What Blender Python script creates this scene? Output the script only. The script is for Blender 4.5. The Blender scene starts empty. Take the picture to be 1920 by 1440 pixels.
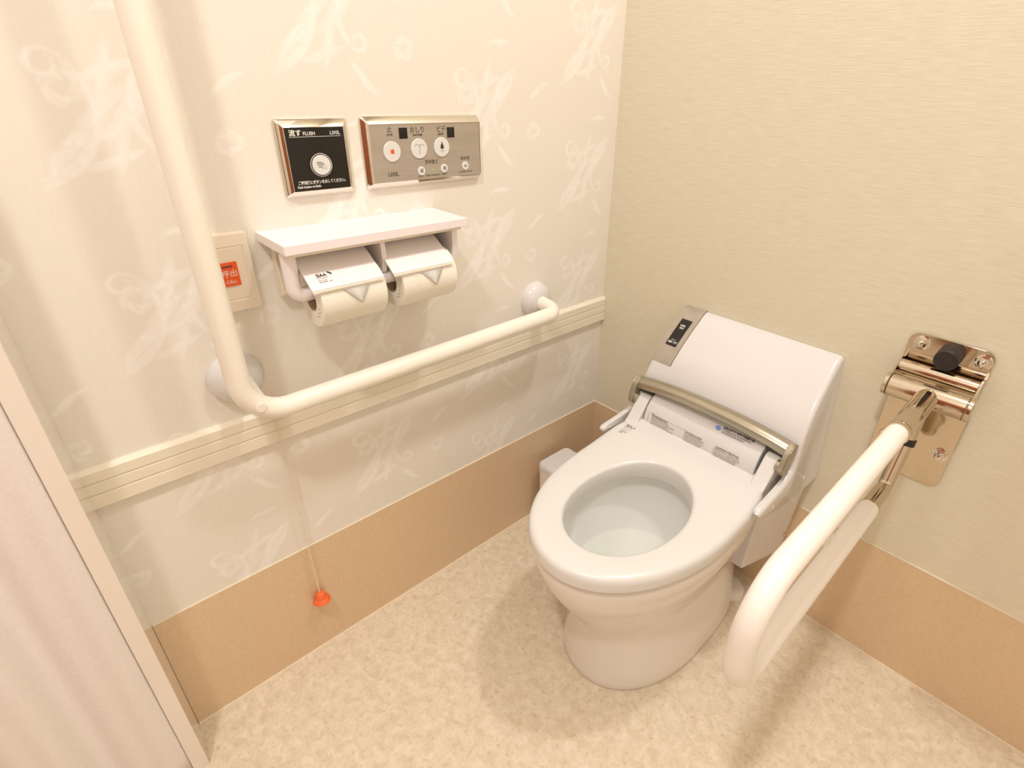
import bpy, bmesh, math, random
import numpy as np
from mathutils import Vector, Matrix
C = bpy.context.scene.collection
SC = bpy.context.scene

# ------------------------------------------------------------------ camera
f_px = 1020.238
cam_d = bpy.data.cameras.new('camera')
cam_d.sensor_width = 36.0
cam_d.lens = f_px / 1920 * 36.0
cam_d.shift_x = -(1035.447 - 960) / 1920
cam_d.shift_y = (710.959 - 720) / 1920
cam_d.clip_start = 0.02
cam = bpy.data.objects.new('camera', cam_d); C.objects.link(cam)
R = ((0.69861915, 0.71478607, 0.0318145), (0.36154138, -0.31429464, -0.87778512), (-0.61742944, 0.62473975, -0.47799699))
rt, dn, fw = Vector(R[0]), Vector(R[1]), Vector(R[2])
m = Matrix((rt, -dn, -fw)).transposed().to_4x4()
m.translation = Vector((0.94255713, -1.14782172, 1.17680108))
cam.matrix_world = m
cam_d.dof.use_dof = True
cam_d.dof.focus_distance = 1.18
cam_d.dof.aperture_fstop = 7.0
SC.camera = cam

# ------------------------------------------------------------------ world, lights, exposure
w = bpy.data.worlds.new('world'); SC.world = w; w.use_nodes = True
w.node_tree.nodes['Background'].inputs[0].default_value = (1.0, 0.9, 0.78, 1)
w.node_tree.nodes['Background'].inputs[1].default_value = 0.3
SC.view_settings.view_transform = 'Standard'
SC.view_settings.look = 'None'
SC.view_settings.gamma = 1
SC.view_settings.use_curve_mapping = False
SC.view_settings.exposure = -0.36
WARM = (1.0, 0.965, 0.955)
LIGHTS = [((0.90, -1.60, 2.585), 22.0), ((0.82, -0.24, 2.585), 15.0)]
for i, (p, e) in enumerate(LIGHTS):
    l = bpy.data.lights.new('downlight_lamp', 'AREA'); l.shape = 'DISK'; l.size = 0.13
    l.energy = e; l.color = WARM
    o = bpy.data.objects.new('downlight_lamp', l); o.location = p; C.objects.link(o)
l = bpy.data.lights.new('ceiling_fill_light', 'AREA'); l.shape = 'RECTANGLE'; l.size = 1.6; l.size_y = 2.0  # broad fill added under the ceiling, stands for no fixture
l.energy = 7; l.color = (1.0, 0.97, 0.965)
o = bpy.data.objects.new('ceiling_fill_light', l); o.location = (1.0, -1.25, 2.585); C.objects.link(o)

# ------------------------------------------------------------------ helpers
def lin(c):
    return tuple(((v / 255) / 12.92 if v / 255 <= .04045 else ((v / 255 + .055) / 1.055) ** 2.4) for v in c) + (1,)

def mat(name, rgb, rough=.5, metal=0, coat=0, spec=.5, build=None):
    ma = bpy.data.materials.new(name); ma.use_nodes = True
    nt = ma.node_tree; b = nt.nodes['Principled BSDF']
    b.inputs['Base Color'].default_value = lin(rgb)
    b.inputs['Roughness'].default_value = rough
    b.inputs['Metallic'].default_value = metal
    b.inputs['Coat Weight'].default_value = coat
    b.inputs['Coat Roughness'].default_value = .06
    b.inputs['Specular IOR Level'].default_value = spec
    if build: build(nt, b)
    return ma

def speck(scale, c0, c1, bump=0., stretch=(1, 1, 1), detail=4, lo=.35, hi=.65, rough=None):
    def f(nt, b):
        N = nt.nodes; L = nt.links
        tc = N.new('ShaderNodeTexCoord'); mp = N.new('ShaderNodeMapping'); mp.inputs['Scale'].default_value = stretch
        no = N.new('ShaderNodeTexNoise'); no.inputs['Scale'].default_value = scale; no.inputs['Detail'].default_value = detail
        r = N.new('ShaderNodeValToRGB')
        r.color_ramp.elements[0].position = lo; r.color_ramp.elements[1].position = hi
        r.color_ramp.elements[0].color = lin(c0); r.color_ramp.elements[1].color = lin(c1)
        L.new(tc.outputs['Object'], mp.inputs[0]); L.new(mp.outputs[0], no.inputs['Vector'])
        L.new(no.outputs['Fac'], r.inputs[0]); L.new(r.outputs[0], b.inputs['Base Color'])
        if bump:
            bp = N.new('ShaderNodeBump'); bp.inputs['Strength'].default_value = bump; bp.inputs['Distance'].default_value = .001
            L.new(no.outputs['Fac'], bp.inputs['Height']); L.new(bp.outputs[0], b.inputs['Normal'])
    return f

M = {}
M['ceramic'] = mat('ceramic', (246, 240, 232), .12, 0, .6, build=speck(2, (232, 225, 216), (234, 228, 219)))
M['bowl_in'] = mat('bowl_glaze', (238, 238, 228), .15, 0, .4, build=speck(2, (247, 247, 241), (248, 248, 243)))
M['seat'] = mat('seat_plastic', (247, 242, 232), .28, 0, .15, build=speck(3, (225, 224, 219), (227, 226, 222)))
M['white'] = mat('white_plastic', (247, 240, 236), .2, 0, .35, build=speck(3, (223, 220, 217), (225, 222, 220)))
M['holder'] = mat('holder_plastic', (245, 238, 238), .32, build=speck(3, (245, 238, 238), (247, 240, 240)))
M['grip'] = mat('grip_resin', (246, 240, 226), .34, build=speck(3, (246, 240, 226), (247, 242, 229)))
M['grip2'] = mat('folding_grip_resin', (247, 240, 230), .36, build=speck(3, (247, 240, 230), (248, 242, 233)))
M['cream'] = mat('cream_plastic', (240, 228, 208), .3, build=speck(3, (240, 228, 208), (242, 230, 211)))
M['rail'] = mat('rail_paint', (236, 222, 196), .33, build=speck(6, (236, 228, 207), (240, 232, 212)))
M['silver'] = mat('silver_paint', (176, 168, 150), .3, .75, build=speck(8, (174, 166, 148), (180, 172, 154)))
M['panel_silver'] = mat('brushed_silver', (176, 166, 152), .42, .35, build=speck(60, (176, 166, 152), (184, 174, 160), stretch=(1, .1, 1)))
M['chrome'] = mat('chrome', (226, 220, 210), .05, 1, build=speck(3, (226, 220, 210), (228, 223, 214)))
M['steel'] = mat('polished_steel', (205, 192, 172), .07, 1, build=speck(3, (205, 192, 172), (208, 196, 177)))
M['black'] = mat('black_gloss', (26, 22, 20), .08, build=speck(3, (24, 20, 18), (28, 25, 22)))
M['rubber'] = mat('black_rubber', (38, 32, 30), .5, build=speck(30, (36, 31, 29), (42, 36, 34)))
M['dark'] = mat('dark_recess', (72, 66, 56), .5, build=speck(5, (68, 62, 52), (76, 70, 60)))
M['ink'] = mat('dark_ink', (52, 46, 40), .6, build=speck(50, (50, 44, 38), (56, 50, 44)))
M['greyink'] = mat('grey_ink', (140, 126, 116), .6, build=speck(50, (134, 120, 110), (146, 132, 122)))
M['whiteink'] = mat('white_ink', (244, 240, 232), .6, build=speck(50, (242, 238, 230), (246, 242, 235)))
M['blueink'] = mat('blue_ink', (118, 150, 214), .5, build=speck(50, (114, 146, 210), (124, 156, 218)))
M['orange'] = mat('orange_plastic', (238, 92, 30), .35, build=speck(10, (237, 90, 28), (240, 96, 36)))
M['orangeball'] = mat('orange_bob', (250, 112, 54), .35, build=speck(10, (248, 108, 50), (252, 118, 60)))
M['paper'] = mat('tissue_paper', (244, 238, 222), .9, build=speck(420, (243, 237, 222), (246, 241, 227), bump=.25, detail=1))
M['core'] = mat('cardboard_core', (196, 172, 146), .9, build=speck(60, (190, 166, 140), (202, 178, 152)))
M['cord'] = mat('cord_nylon', (240, 222, 196), .5, build=speck(60, (238, 220, 194), (243, 227, 202)))
M['vinyl'] = mat('vinyl_baseboard', (204, 160, 116), .42, build=speck(160, (222, 194, 158), (227, 201, 167), bump=.08))
M['caulk'] = mat('caulk', (236, 206, 166), .5, build=speck(40, (238, 224, 200), (243, 229, 206)))
M['plain'] = mat('painted_panel', (242, 226, 206), .16, 0, .3, build=speck(4, (240, 231, 219), (243, 234, 223)))
M['gloss'] = mat('gloss_painted_board', (242, 232, 220), .07, 0, .5, build=speck(4, (241, 231, 219), (243, 234, 223)))
M['curtain'] = mat('curtain_cloth', (236, 220, 210), .75, build=speck(220, (238, 230, 224), (242, 235, 229), bump=.1))
M['wood'] = mat('red_brown_wood', (150, 84, 52), .4, build=speck(9, (136, 72, 42), (164, 96, 62), stretch=(1, 1, .08)))
M['green'] = mat('indicator_green', (190, 230, 170), .4, build=speck(50, (185, 226, 165), (195, 235, 176)))

def floor_build(nt, b):
    N = nt.nodes; L = nt.links
    tc = N.new('ShaderNodeTexCoord')
    n1 = N.new('ShaderNodeTexNoise'); n1.inputs['Scale'].default_value = 44; n1.inputs['Detail'].default_value = 9; n1.inputs['Roughness'].default_value = .68; n1.inputs['Distortion'].default_value = .6
    r1 = N.new('ShaderNodeValToRGB'); r1.color_ramp.elements[0].position = .3; r1.color_ramp.elements[1].position = .7
    r1.color_ramp.elements[0].color = lin((213, 197, 169)); r1.color_ramp.elements[1].color = lin((241, 228, 206))
    n2 = N.new('ShaderNodeTexNoise'); n2.inputs['Scale'].default_value = 120; n2.inputs['Detail'].default_value = 3
    r2 = N.new('ShaderNodeValToRGB'); r2.color_ramp.elements[0].position = .28; r2.color_ramp.elements[1].position = .44
    r2.color_ramp.elements[0].color = (0.80, 0.75, 0.68, 1); r2.color_ramp.elements[1].color = (1, 1, 1, 1)
    mx = N.new('ShaderNodeMix'); mx.data_type = 'RGBA'; mx.blend_type = 'MULTIPLY'; mx.inputs['Factor'].default_value = .75
    for n in (n1, n2): L.new(tc.outputs['Object'], n.inputs['Vector'])
    L.new(n1.outputs['Fac'], r1.inputs[0]); L.new(n2.outputs['Fac'], r2.inputs[0])
    L.new(r1.outputs[0], mx.inputs['A']); L.new(r2.outputs[0], mx.inputs['B']); L.new(mx.outputs['Result'], b.inputs['Base Color'])
M['floor'] = mat('floor_vinyl', (222, 196, 158), .42, build=floor_build)

def wall_l_build(nt, b):
    N = nt.nodes; L = nt.links
    tc = N.new('ShaderNodeTexCoord'); mp = N.new('ShaderNodeMapping'); mp.inputs['Scale'].default_value = (1, 60, 3)
    no = N.new('ShaderNodeTexNoise'); no.inputs['Scale'].default_value = 12; no.inputs['Detail'].default_value = 3
    r = N.new('ShaderNodeValToRGB'); r.color_ramp.elements[0].position = .3; r.color_ramp.elements[1].position = .7
    r.color_ramp.elements[0].color = lin((235, 229, 217)); r.color_ramp.elements[1].color = lin((240, 234, 223))
    bp = N.new('ShaderNodeBump'); bp.inputs['Strength'].default_value = .15; bp.inputs['Distance'].default_value = .0008
    L.new(tc.outputs['Object'], mp.inputs[0]); L.new(mp.outputs[0], no.inputs['Vector'])
    L.new(no.outputs['Fac'], r.inputs[0]); L.new(r.outputs[0], b.inputs['Base Color'])
    L.new(no.outputs['Fac'], bp.inputs['Height']); L.new(bp.outputs[0], b.inputs['Normal'])
M['wallL'] = mat('leaf_scroll_wallpaper', (238, 220, 194), .5, build=wall_l_build)

def wall_b_build(nt, b):
    N = nt.nodes; L = nt.links
    tc = N.new('ShaderNodeTexCoord'); mp = N.new('ShaderNodeMapping'); mp.inputs['Scale'].default_value = (9, 1, 160)
    no = N.new('ShaderNodeTexNoise'); no.inputs['Scale'].default_value = 2.6; no.inputs['Detail'].default_value = 5; no.inputs['Roughness'].default_value = .7
    r = N.new('ShaderNodeValToRGB'); r.color_ramp.elements[0].position = .3; r.color_ramp.elements[1].position = .7
    r.color_ramp.elements[0].color = lin((219, 211, 186)); r.color_ramp.elements[1].color = lin((235, 229, 207))
    bp = N.new('ShaderNodeBump'); bp.inputs['Strength'].default_value = .4; bp.inputs['Distance'].default_value = .0008
    L.new(tc.outputs['Object'], mp.inputs[0]); L.new(mp.outputs[0], no.inputs['Vector'])
    L.new(no.outputs['Fac'], r.inputs[0]); L.new(r.outputs[0], b.inputs['Base Color'])
    L.new(no.outputs['Fac'], bp.inputs['Height']); L.new(bp.outputs[0], b.inputs['Normal'])
M['wallB'] = mat('linen_wallpaper', (230, 207, 171), .6, build=wall_b_build)

def pearl_build(nt, b):
    N = nt.nodes; L = nt.links
    wall_l_build(nt, b)
    base = b.inputs['Base Color'].links[0].from_socket
    at = N.new('ShaderNodeAttribute'); at.attribute_name = 'soft'
    no = N.new('ShaderNodeTexNoise'); no.inputs['Scale'].default_value = 90; no.inputs['Detail'].default_value = 3
    tc = N.new('ShaderNodeTexCoord'); L.new(tc.outputs['Object'], no.inputs['Vector'])
    r = N.new('ShaderNodeMapRange'); r.inputs[1].default_value = .35; r.inputs[2].default_value = .7; r.inputs[3].default_value = .55; r.inputs[4].default_value = 1.0
    L.new(no.outputs['Fac'], r.inputs[0])
    mu = N.new('ShaderNodeMath'); mu.operation = 'MULTIPLY'; L.new(at.outputs['Fac'], mu.inputs[0]); L.new(r.outputs[0], mu.inputs[1])
    mx = N.new('ShaderNodeMix'); mx.data_type = 'RGBA'; L.new(mu.outputs[0], mx.inputs['Factor']); L.new(base, mx.inputs['A']); mx.inputs['B'].default_value = lin((253, 251, 248))
    L.new(mx.outputs['Result'], b.inputs['Base Color'])
M['pearl'] = mat('pearl_leaf_print', (251, 240, 226), .45, build=pearl_build)

def water_build(nt, b):
    b.inputs['Transmission Weight'].default_value = 1; b.inputs['IOR'].default_value = 1.2
M['water'] = mat('water', (252, 254, 250), .02, build=water_build)

class MB:
    def __init__(s): s.v = []; s.f = []; s.mi = []; s.cur = 0
    def add(s, vs, fs):
        n = len(s.v); s.v += [tuple(v) for v in vs]
        for f in fs: s.f.append([n + i for i in f]); s.mi.append(s.cur)
        return s
    def box(s, x0, x1, y0, y1, z0, z1):
        v = [(x, y, z) for z in (z0, z1) for y in (y0, y1) for x in (x0, x1)]
        return s.add(v, [(0, 2, 3, 1), (4, 5, 7, 6), (0, 1, 5, 4), (2, 6, 7, 3), (0, 4, 6, 2), (1, 3, 7, 5)])
    def loft(s, loops, cap0=True, cap1=True, close=True):
        n = len(loops[0]); vs = [p for l in loops for p in l]; fs = []
        for k in range(len(loops) - 1):
            for i in range(n if close else n - 1):
                j = (i + 1) % n
                fs.append((k * n + i, k * n + j, (k + 1) * n + j, (k + 1) * n + i))
        if cap0: fs.append(tuple(reversed(range(n))))
        if cap1: fs.append(tuple((len(loops) - 1) * n + i for i in range(n)))
        return s.add(vs, fs)
    def tube(s, path, r, n=24, caps=True):
        path = [Vector(p) for p in path]; rs = r if isinstance(r, (list, tuple)) else [r] * len(path)
        loops = []; up = None
        for i, p in enumerate(path):
            t = (path[min(i + 1, len(path) - 1)] - path[max(i - 1, 0)]).normalized()
            if up is None:
                up = Vector((0, 0, 1)) if abs(t.z) < .9 else Vector((1, 0, 0))
            u = (up - t * up.dot(t)).normalized(); v = t.cross(u); up = u
            loops.append([p + (u * math.cos(a) + v * math.sin(a)) * rs[i] for a in [2 * math.pi * k / n for k in range(n)]])
        return s.loft(loops, caps, caps)
    def lathe(s, c, axis, prof, n=40):
        c = Vector(c); a = Vector(axis).normalized(); u = a.orthogonal().normalized(); v = a.cross(u)
        loops = [[c + a * h + (u * math.cos(t) + v * math.sin(t)) * max(r, 1e-5) for t in [2 * math.pi * k / n for k in range(n)]] for r, h in prof]
        return s.loft(loops, prof[0][0] > 1e-4, prof[-1][0] > 1e-4)
    def build(s, name, material, parent=None, smooth=35, bevel=0, seg=3, loc=None):
        me = bpy.data.meshes.new(name); me.from_pydata(s.v, [], s.f)
        ms = material if isinstance(material, list) else [material]
        for q in ms: me.materials.append(M[q])
        if len(ms) > 1: me.polygons.foreach_set('material_index', s.mi)
        bm = bmesh.new(); bm.from_mesh(me)
        if len(ms) == 1: bmesh.ops.remove_doubles(bm, verts=bm.verts, dist=1e-6)
        bmesh.ops.recalc_face_normals(bm, faces=bm.faces) if len(ms) == 1 else None
        bm.to_mesh(me); bm.free()
        if smooth:
            for p in me.polygons: p.use_smooth = True
            me.set_sharp_from_angle(angle=math.radians(smooth))
        o = bpy.data.objects.new(name, me); C.objects.link(o)
        if parent:
            o.parent = parent
            o.matrix_parent_inverse = Matrix.Translation(parent_world(parent)).inverted()
        if bevel:
            b = o.modifiers.new('bevel', 'BEVEL'); b.width = bevel; b.segments = seg; b.limit_method = 'ANGLE'; b.angle_limit = math.radians(40)
            b.harden_normals = True
        return o

def parent_world(o):
    return o.location.copy() if o.type == 'EMPTY' else Vector((0, 0, 0))   # mesh parts are modelled in world coordinates

def tag(o, label, cat, group=None):
    o['label'] = label; o['category'] = cat
    if group: o['group'] = group
    return o
def thing(name, loc, label, cat, group=None):
    o = bpy.data.objects.new(name, None); o.location = loc; o.empty_display_size = .05; C.objects.link(o)
    return tag(o, label, cat, group)
def struct(o): o['kind'] = 'structure'; return o

def fillet(pts, rad, n=10):
    """polyline with rounded corners; rad per inner corner"""
    pts = [Vector(p) for p in pts]; out = [pts[0]]
    for i in range(1, len(pts) - 1):
        r = rad[i - 1] if isinstance(rad, (list, tuple)) else rad
        a = (pts[i - 1] - pts[i]).normalized(); b = (pts[i + 1] - pts[i]).normalized()
        ang = a.angle(b); d = r / math.tan(ang / 2)
        p0 = pts[i] + a * d; p1 = pts[i] + b * d
        cc = pts[i] + (a + b).normalized() * (r / math.sin(ang / 2))
        v0 = p0 - cc; v1 = p1 - cc; th = v0.angle(v1)
        for k in range(n + 1):
            t = k / n
            out.append(cc + (v0 * math.sin((1 - t) * th) + v1 * math.sin(t * th)) / math.sin(th))
    out.append(pts[-1]); return out

def rrect(w, h, r, n=6):
    """rounded rectangle outline in 2D centred on 0"""
    o = []
    for cx, cy, a0 in ((w / 2 - r, h / 2 - r, 0), (-w / 2 + r, h / 2 - r, 90), (-w / 2 + r, -h / 2 + r, 180), (w / 2 - r, -h / 2 + r, 270)):
        for k in range(n + 1):
            a = math.radians(a0 + 90 * k / n); o.append((cx + r * math.cos(a), cy + r * math.sin(a)))
    return o

def frame_basis(face):
    if face == 'left':  # wall x=0: right = +y, up = +z, out = +x
        return Vector((0, 1, 0)), Vector((0, 0, 1)), Vector((1, 0, 0))
    return face

def lettering(name, items, material, parent, basis):
    """items: (text, origin, size, align[, xscale]); one mesh of glyphs lying on the given basis"""
    for it in items:
        mb = MB()
        txt, org, size, al = it[:4]; xs = it[4] if len(it) > 4 else 1
        cu = bpy.data.curves.new('t', 'FONT'); cu.body = txt; cu.size = size; cu.align_x = al; cu.align_y = 'CENTER'
        cu.extrude = 0; cu.offset = it[5] if len(it) > 5 else 0; cu.resolution_u = 3
        ob = bpy.data.objects.new('t', cu); C.objects.link(ob)
        dg = bpy.context.evaluated_depsgraph_get(); me = bpy.data.meshes.new_from_object(ob.evaluated_get(dg))
        r, u, n = basis(Vector(org)) if callable(basis) else basis
        vs = [Vector(org) + r * v.co.x * xs + u * v.co.y for v in me.vertices]
        mb.add(vs, [tuple(p.vertices) for p in me.polygons])
        bpy.data.objects.remove(ob); bpy.data.curves.remove(cu); bpy.data.meshes.remove(me)
        mb.build(name, material, parent, smooth=0)

# ------------------------------------------------------------------ room
H = 2.6; XR = 1.9; YF = -2.3; T = .06
struct(MB().box(-T, XR + T, YF - T, T, -.05, 0).build('floor', 'floor', smooth=0))
struct(MB().box(-T, XR + T, YF - T, T, H, H + .05).build('ceiling', 'plain', smooth=0))
struct(MB().box(0, XR, 0, T, 0, H).build('wall_back', 'wallB', smooth=0))
struct(MB().box(XR, XR + T, YF, T, 0, H).build('wall_right', 'plain', smooth=0))
struct(MB().box(0, XR, YF - T, YF, 0, H).build('wall_front', 'plain', smooth=0))

# left wall with its printed leaf scrolls: strokes are laid into a fine mesh of the wall face as a print density
random.seed(5)
GY0, GY1, GZ0, GZ1, GS = -1.196, 0.0, .296, 1.72, .0023
gnx, gnz = int((GY1 - GY0) / GS), int((GZ1 - GZ0) / GS)
GSY, GSZ = (GY1 - GY0) / gnx, (GZ1 - GZ0) / gnz
dens = np.zeros((gnz + 1, gnx + 1), dtype=np.float32)
def ribbon(pts, w0, k=1.0):
    """tapered feathered stroke, pts in (y,z)"""
    n = len(pts)
    if max(p[0] for p in pts) < GY0 or min(p[0] for p in pts) > GY1 or max(p[1] for p in pts) < GZ0 or min(p[1] for p in pts) > GZ1: return
    for i in range(n - 1):
        (ay, az), (by, bz) = pts[i], pts[i + 1]; t = (i + .5) / (n - 1)
        wd = max(.0012, w0 * math.sin(math.pi * (.03 + t * .94)) ** .7); kk = k * math.sin(math.pi * (.03 + t * .94)) ** .4
        i0 = max(0, int((min(ay, by) - wd - GY0) / GSY)); i1 = min(gnx, int((max(ay, by) + wd - GY0) / GSY) + 1)
        j0 = max(0, int((min(az, bz) - wd - GZ0) / GSZ)); j1 = min(gnz, int((max(az, bz) + wd - GZ0) / GSZ) + 1)
        if i1 <= i0 or j1 <= j0: continue
        Y = GY0 + GSY * np.arange(i0, i1 + 1)[None, :]; Zz = GZ0 + GSZ * np.arange(j0, j1 + 1)[:, None]
        dy, dz = by - ay, bz - az; L2 = dy * dy + dz * dz + 1e-12
        u = np.clip(((Y - ay) * dy + (Zz - az) * dz) / L2, 0, 1)
        d_ = np.sqrt((Y - ay - u * dy) ** 2 + (Zz - az - u * dz) ** 2)
        v = kk * np.clip(1 - d_ / wd, 0, 1) ** .8
        blk = dens[j0:j1 + 1, i0:i1 + 1]; np.maximum(blk, v, out=blk)
def arc(y, z, ang, length, curl, n=12):
    pts = []; a = ang
    for i in range(n):
        pts.append((y, z)); y += math.cos(a) * length / n; z += math.sin(a) * length / n; a += curl / n * (1 + i / n)
    return pts
def leaf(y, z, ang, size, k, side):
    for j in range(10):
        t = j / 9
        ribbon(arc(y + math.cos(ang) * size * .055 * j, z + math.sin(ang) * size * .055 * j, ang + side * (.5 - t * .75), size * (.45 + .55 * math.sin(math.pi * (t * .8 + .2))), side * (-.9 + t * 1.1)), size * .075, k * random.uniform(.55, 1))
def flower(y, z, size, k):
    a0 = random.uniform(0, 6.28)
    for j in range(16):
        a = a0 + j * .42 + random.uniform(-.1, .1); r = size * random.uniform(.15, .35)
        ribbon(arc(y + math.cos(a) * r, z + math.sin(a) * r * .7, a + 1.0, size * random.uniform(.5, .8), 1.6), size * .10, k * random.uniform(.5, 1))
def scroll(y, z, ang, length, side, k):
    pts = arc(y, z, ang, length, side * 1.5, 18)
    for d in (-1.3, 0, 1.3):
        ribbon([(a, b + d * .0036) for a, b in pts], .0062, k)
    ea = math.atan2(pts[-1][1] - pts[-2][1], pts[-1][0] - pts[-2][0])
    ribbon(arc(pts[-1][0], pts[-1][1], ea, length * .5, side * 5.0, 18), .005, k)
    for i, sc in ((4, .8), (8, 1.0), (12, .8)):
        p, q = pts[i], pts[i + 1]; a = math.atan2(q[1] - p[1], q[0] - p[0])
        leaf(p[0], p[1], a - side * .55, .088 * sc, k * .9, -side)
    leaf(pts[1][0], pts[1][1], ang + side * .5, .09, k, side)
PY, PZ = .30, .27
for iy in range(-1, 6):
    for iz in range(-1, 7):
        y0 = -1.40 + iy * PY; z0 = .10 + iz * PZ + (PZ / 2 if iy % 2 else 0)
        K = .85
        scroll(y0, z0, .35, .19, 1, K)
        scroll(y0 + .17, z0 + .15, 3.5, .15, 1, K)
        flower(y0 + .05, z0 + .11, .040, K)
        flower(y0 + .22, z0 + .04, .034, K)
        leaf(y0 + .17, z0 - .03, 2.4, .060, K, 1); leaf(y0 + .26, z0 + .13, 3.6, .052, K, -1); leaf(y0 + .10, z0 + .19, .2, .050, K, 1)
        flower(y0 + .11, z0 + .065, .012, K)
yy, zz = np.meshgrid(GY0 + GSY * np.arange(gnx + 1), GZ0 + GSZ * np.arange(gnz + 1))
gv = np.stack([np.zeros(yy.size), yy.ravel(), zz.ravel()], 1).astype(np.float32)
ii = (np.arange(gnz)[:, None] * (gnx + 1) + np.arange(gnx)[None, :]).ravel()
gf = np.stack([ii, ii + 1, ii + gnx + 2, ii + gnx + 1], 1)
bw = MB().box(-T, -.0008, YF, 0, 0, H)
for q in ((YF, 0, 0, GZ0), (YF, 0, GZ1, H), (YF, GY0, GZ0, GZ1)):
    bw.add([(0, q[0], q[2]), (0, q[1], q[2]), (0, q[1], q[3]), (0, q[0], q[3])], [(0, 1, 2, 3)])
nb = len(bw.v)
me = bpy.data.meshes.new('wall_left')
allv = np.concatenate([np.array(bw.v, dtype=np.float32), gv]); allf = np.concatenate([np.array(bw.f), gf + nb])
me.vertices.add(len(allv)); me.vertices.foreach_set('co', allv.ravel())
me.loops.add(allf.size); me.loops.foreach_set('vertex_index', allf.ravel().astype(np.int32))
me.polygons.add(len(allf)); me.polygons.foreach_set('loop_start', (np.arange(len(allf)) * 4).astype(np.int32)); me.polygons.foreach_set('loop_total', np.full(len(allf), 4, dtype=np.int32))
me.update(calc_edges=True); me.validate()
me.materials.append(M['pearl'])
at = me.attributes.new('soft', 'FLOAT', 'POINT'); at.data.foreach_set('value', np.concatenate([np.zeros(nb, dtype=np.float32), dens.ravel()]))
wob = bpy.data.objects.new('wall_left', me); C.objects.link(wob)
struct(wob)

BH = .300
YS = -1.190
struct(MB().box(0, .0022, YS, 0, .0, BH).build('baseboard_left', 'vinyl', smooth=0))
struct(MB().box(.0022, XR, -.0022, 0, .0, BH).build('baseboard_back', 'vinyl', smooth=0))
struct(MB().box(0, .0026, YS, 0, BH, BH + .0022).build('trim_1', 'caulk', smooth=0))
struct(MB().box(.0026, XR, -.0026, 0, BH, BH + .0022).build('trim_2', 'caulk', smooth=0))
struct(MB().box(.0022, .0062, YS, -.0062, 0, .0016).build('trim_3', 'caulk', smooth=0))
struct(MB().box(.0022, XR, -.0062, -.0022, 0, .0016).build('trim_4', 'caulk', smooth=0))
# chair rail: profile extruded along the wall, two v-grooves, bevelled top
z0, z1 = .5785, .6480
prof = [(0, z0), (.0085, z0), (.0105, z0 + .0015), (.0105, z0 + .0225), (.0085, z0 + .0235), (.0085, z0 + .0255), (.0105, z0 + .0268), (.0105, z0 + .0430),
        (.0085, z0 + .0440), (.0085, z0 + .0460), (.0105, z0 + .0472), (.0105, z1 - .006), (.004, z1), (0, z1)]
struct(MB().loft([[(x, y, z) for x, z in prof] for y in (YS - .0011, -.0005)]).build('trim_5', 'rail', smooth=0))
# jamb of the doorway (glossy painted board) and head over it
struct(MB().loft([[(0, YS - .0004, z), (.10, -1.1972, z), (.10, -1.2210, z), (0, -1.2210, z)] for z in (0, H)]).build('trim_6', 'gloss', smooth=0, bevel=.0006, seg=2))

# red-brown wooden door at the far side of the room behind the camera
d = struct(MB().box(.5, 1.35, YF, YF + .035, .005, 2.05).build('door_1', 'wood', smooth=0, bevel=.002))
MB().lathe((1.27, YF + .035, 1.0), (0, 1, 0), [(.026, 0), (.026, .006), (.01, .009), (.01, .045), (.02, .05), (.026, .062), (.02, .074), (0, .078)], 24).build('door_handle', 'steel', d)

# ceiling lamps (trims around the two lamps)
for i, (p, e) in enumerate(LIGHTS):
    o = MB().lathe((p[0], p[1], H), (0, 0, -1), [(.085, 0), (.088, .004), (.085, .008), (.072, .008), (.070, .001)], 40).build('ceiling_light', 'plain')
    tag(o, ['round recessed ceiling light above the middle of the room', 'round recessed ceiling light above the toilet'][i], 'ceiling light', 'recessed ceiling lights')

# ------------------------------------------------------------------ curtain gathered beside the jamb
cur = MB(); loops = []
NY = 120
for k in range(2):
    pass
zs = [.006 + (2.25 - .006) * i / 40 for i in range(41)]
front = []; grid = []
for z in zs:
    row = []
    for i in range(NY + 1):
        t = i / NY; y = -1.2214 - t * .42
        amp = .012 + .012 * t
        x = .080 + (1 - math.exp(-t * 14)) * (amp * math.sin(t * 21 + .5 + .25 * math.sin(z * 2.1)) + .005 * math.sin(t * 47 + z * 1.3))
        row.append((x + .018, y, z))
    grid.append(row)
vs = [p for r in grid for p in r]; n = NY + 1
cur.add(vs, [(a * n + i, a * n + i + 1, (a + 1) * n + i + 1, (a + 1) * n + i) for a in range(len(zs) - 1) for i in range(NY)])
co = cur.build('curtain', 'curtain', smooth=180)
sm = co.modifiers.new('solid', 'SOLIDIFY'); sm.thickness = .0015
tag(co, 'white curtain gathered in soft folds beside the door jamb at the left', 'curtain')
tr = MB().tube([(.092, -1.226, 2.27), (.092, -1.70, 2.27)], .012, 16); tr.tube([(.092, -1.30, 2.27), (.092, -1.30, H)], .006, 10); tr.tube([(.092, -1.62, 2.27), (.092, -1.62, H)], .006, 10)
tag(tr.build('curtain_rail', 'steel'), 'metal rail carrying the white curtain below the ceiling', 'curtain rail')

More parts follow.
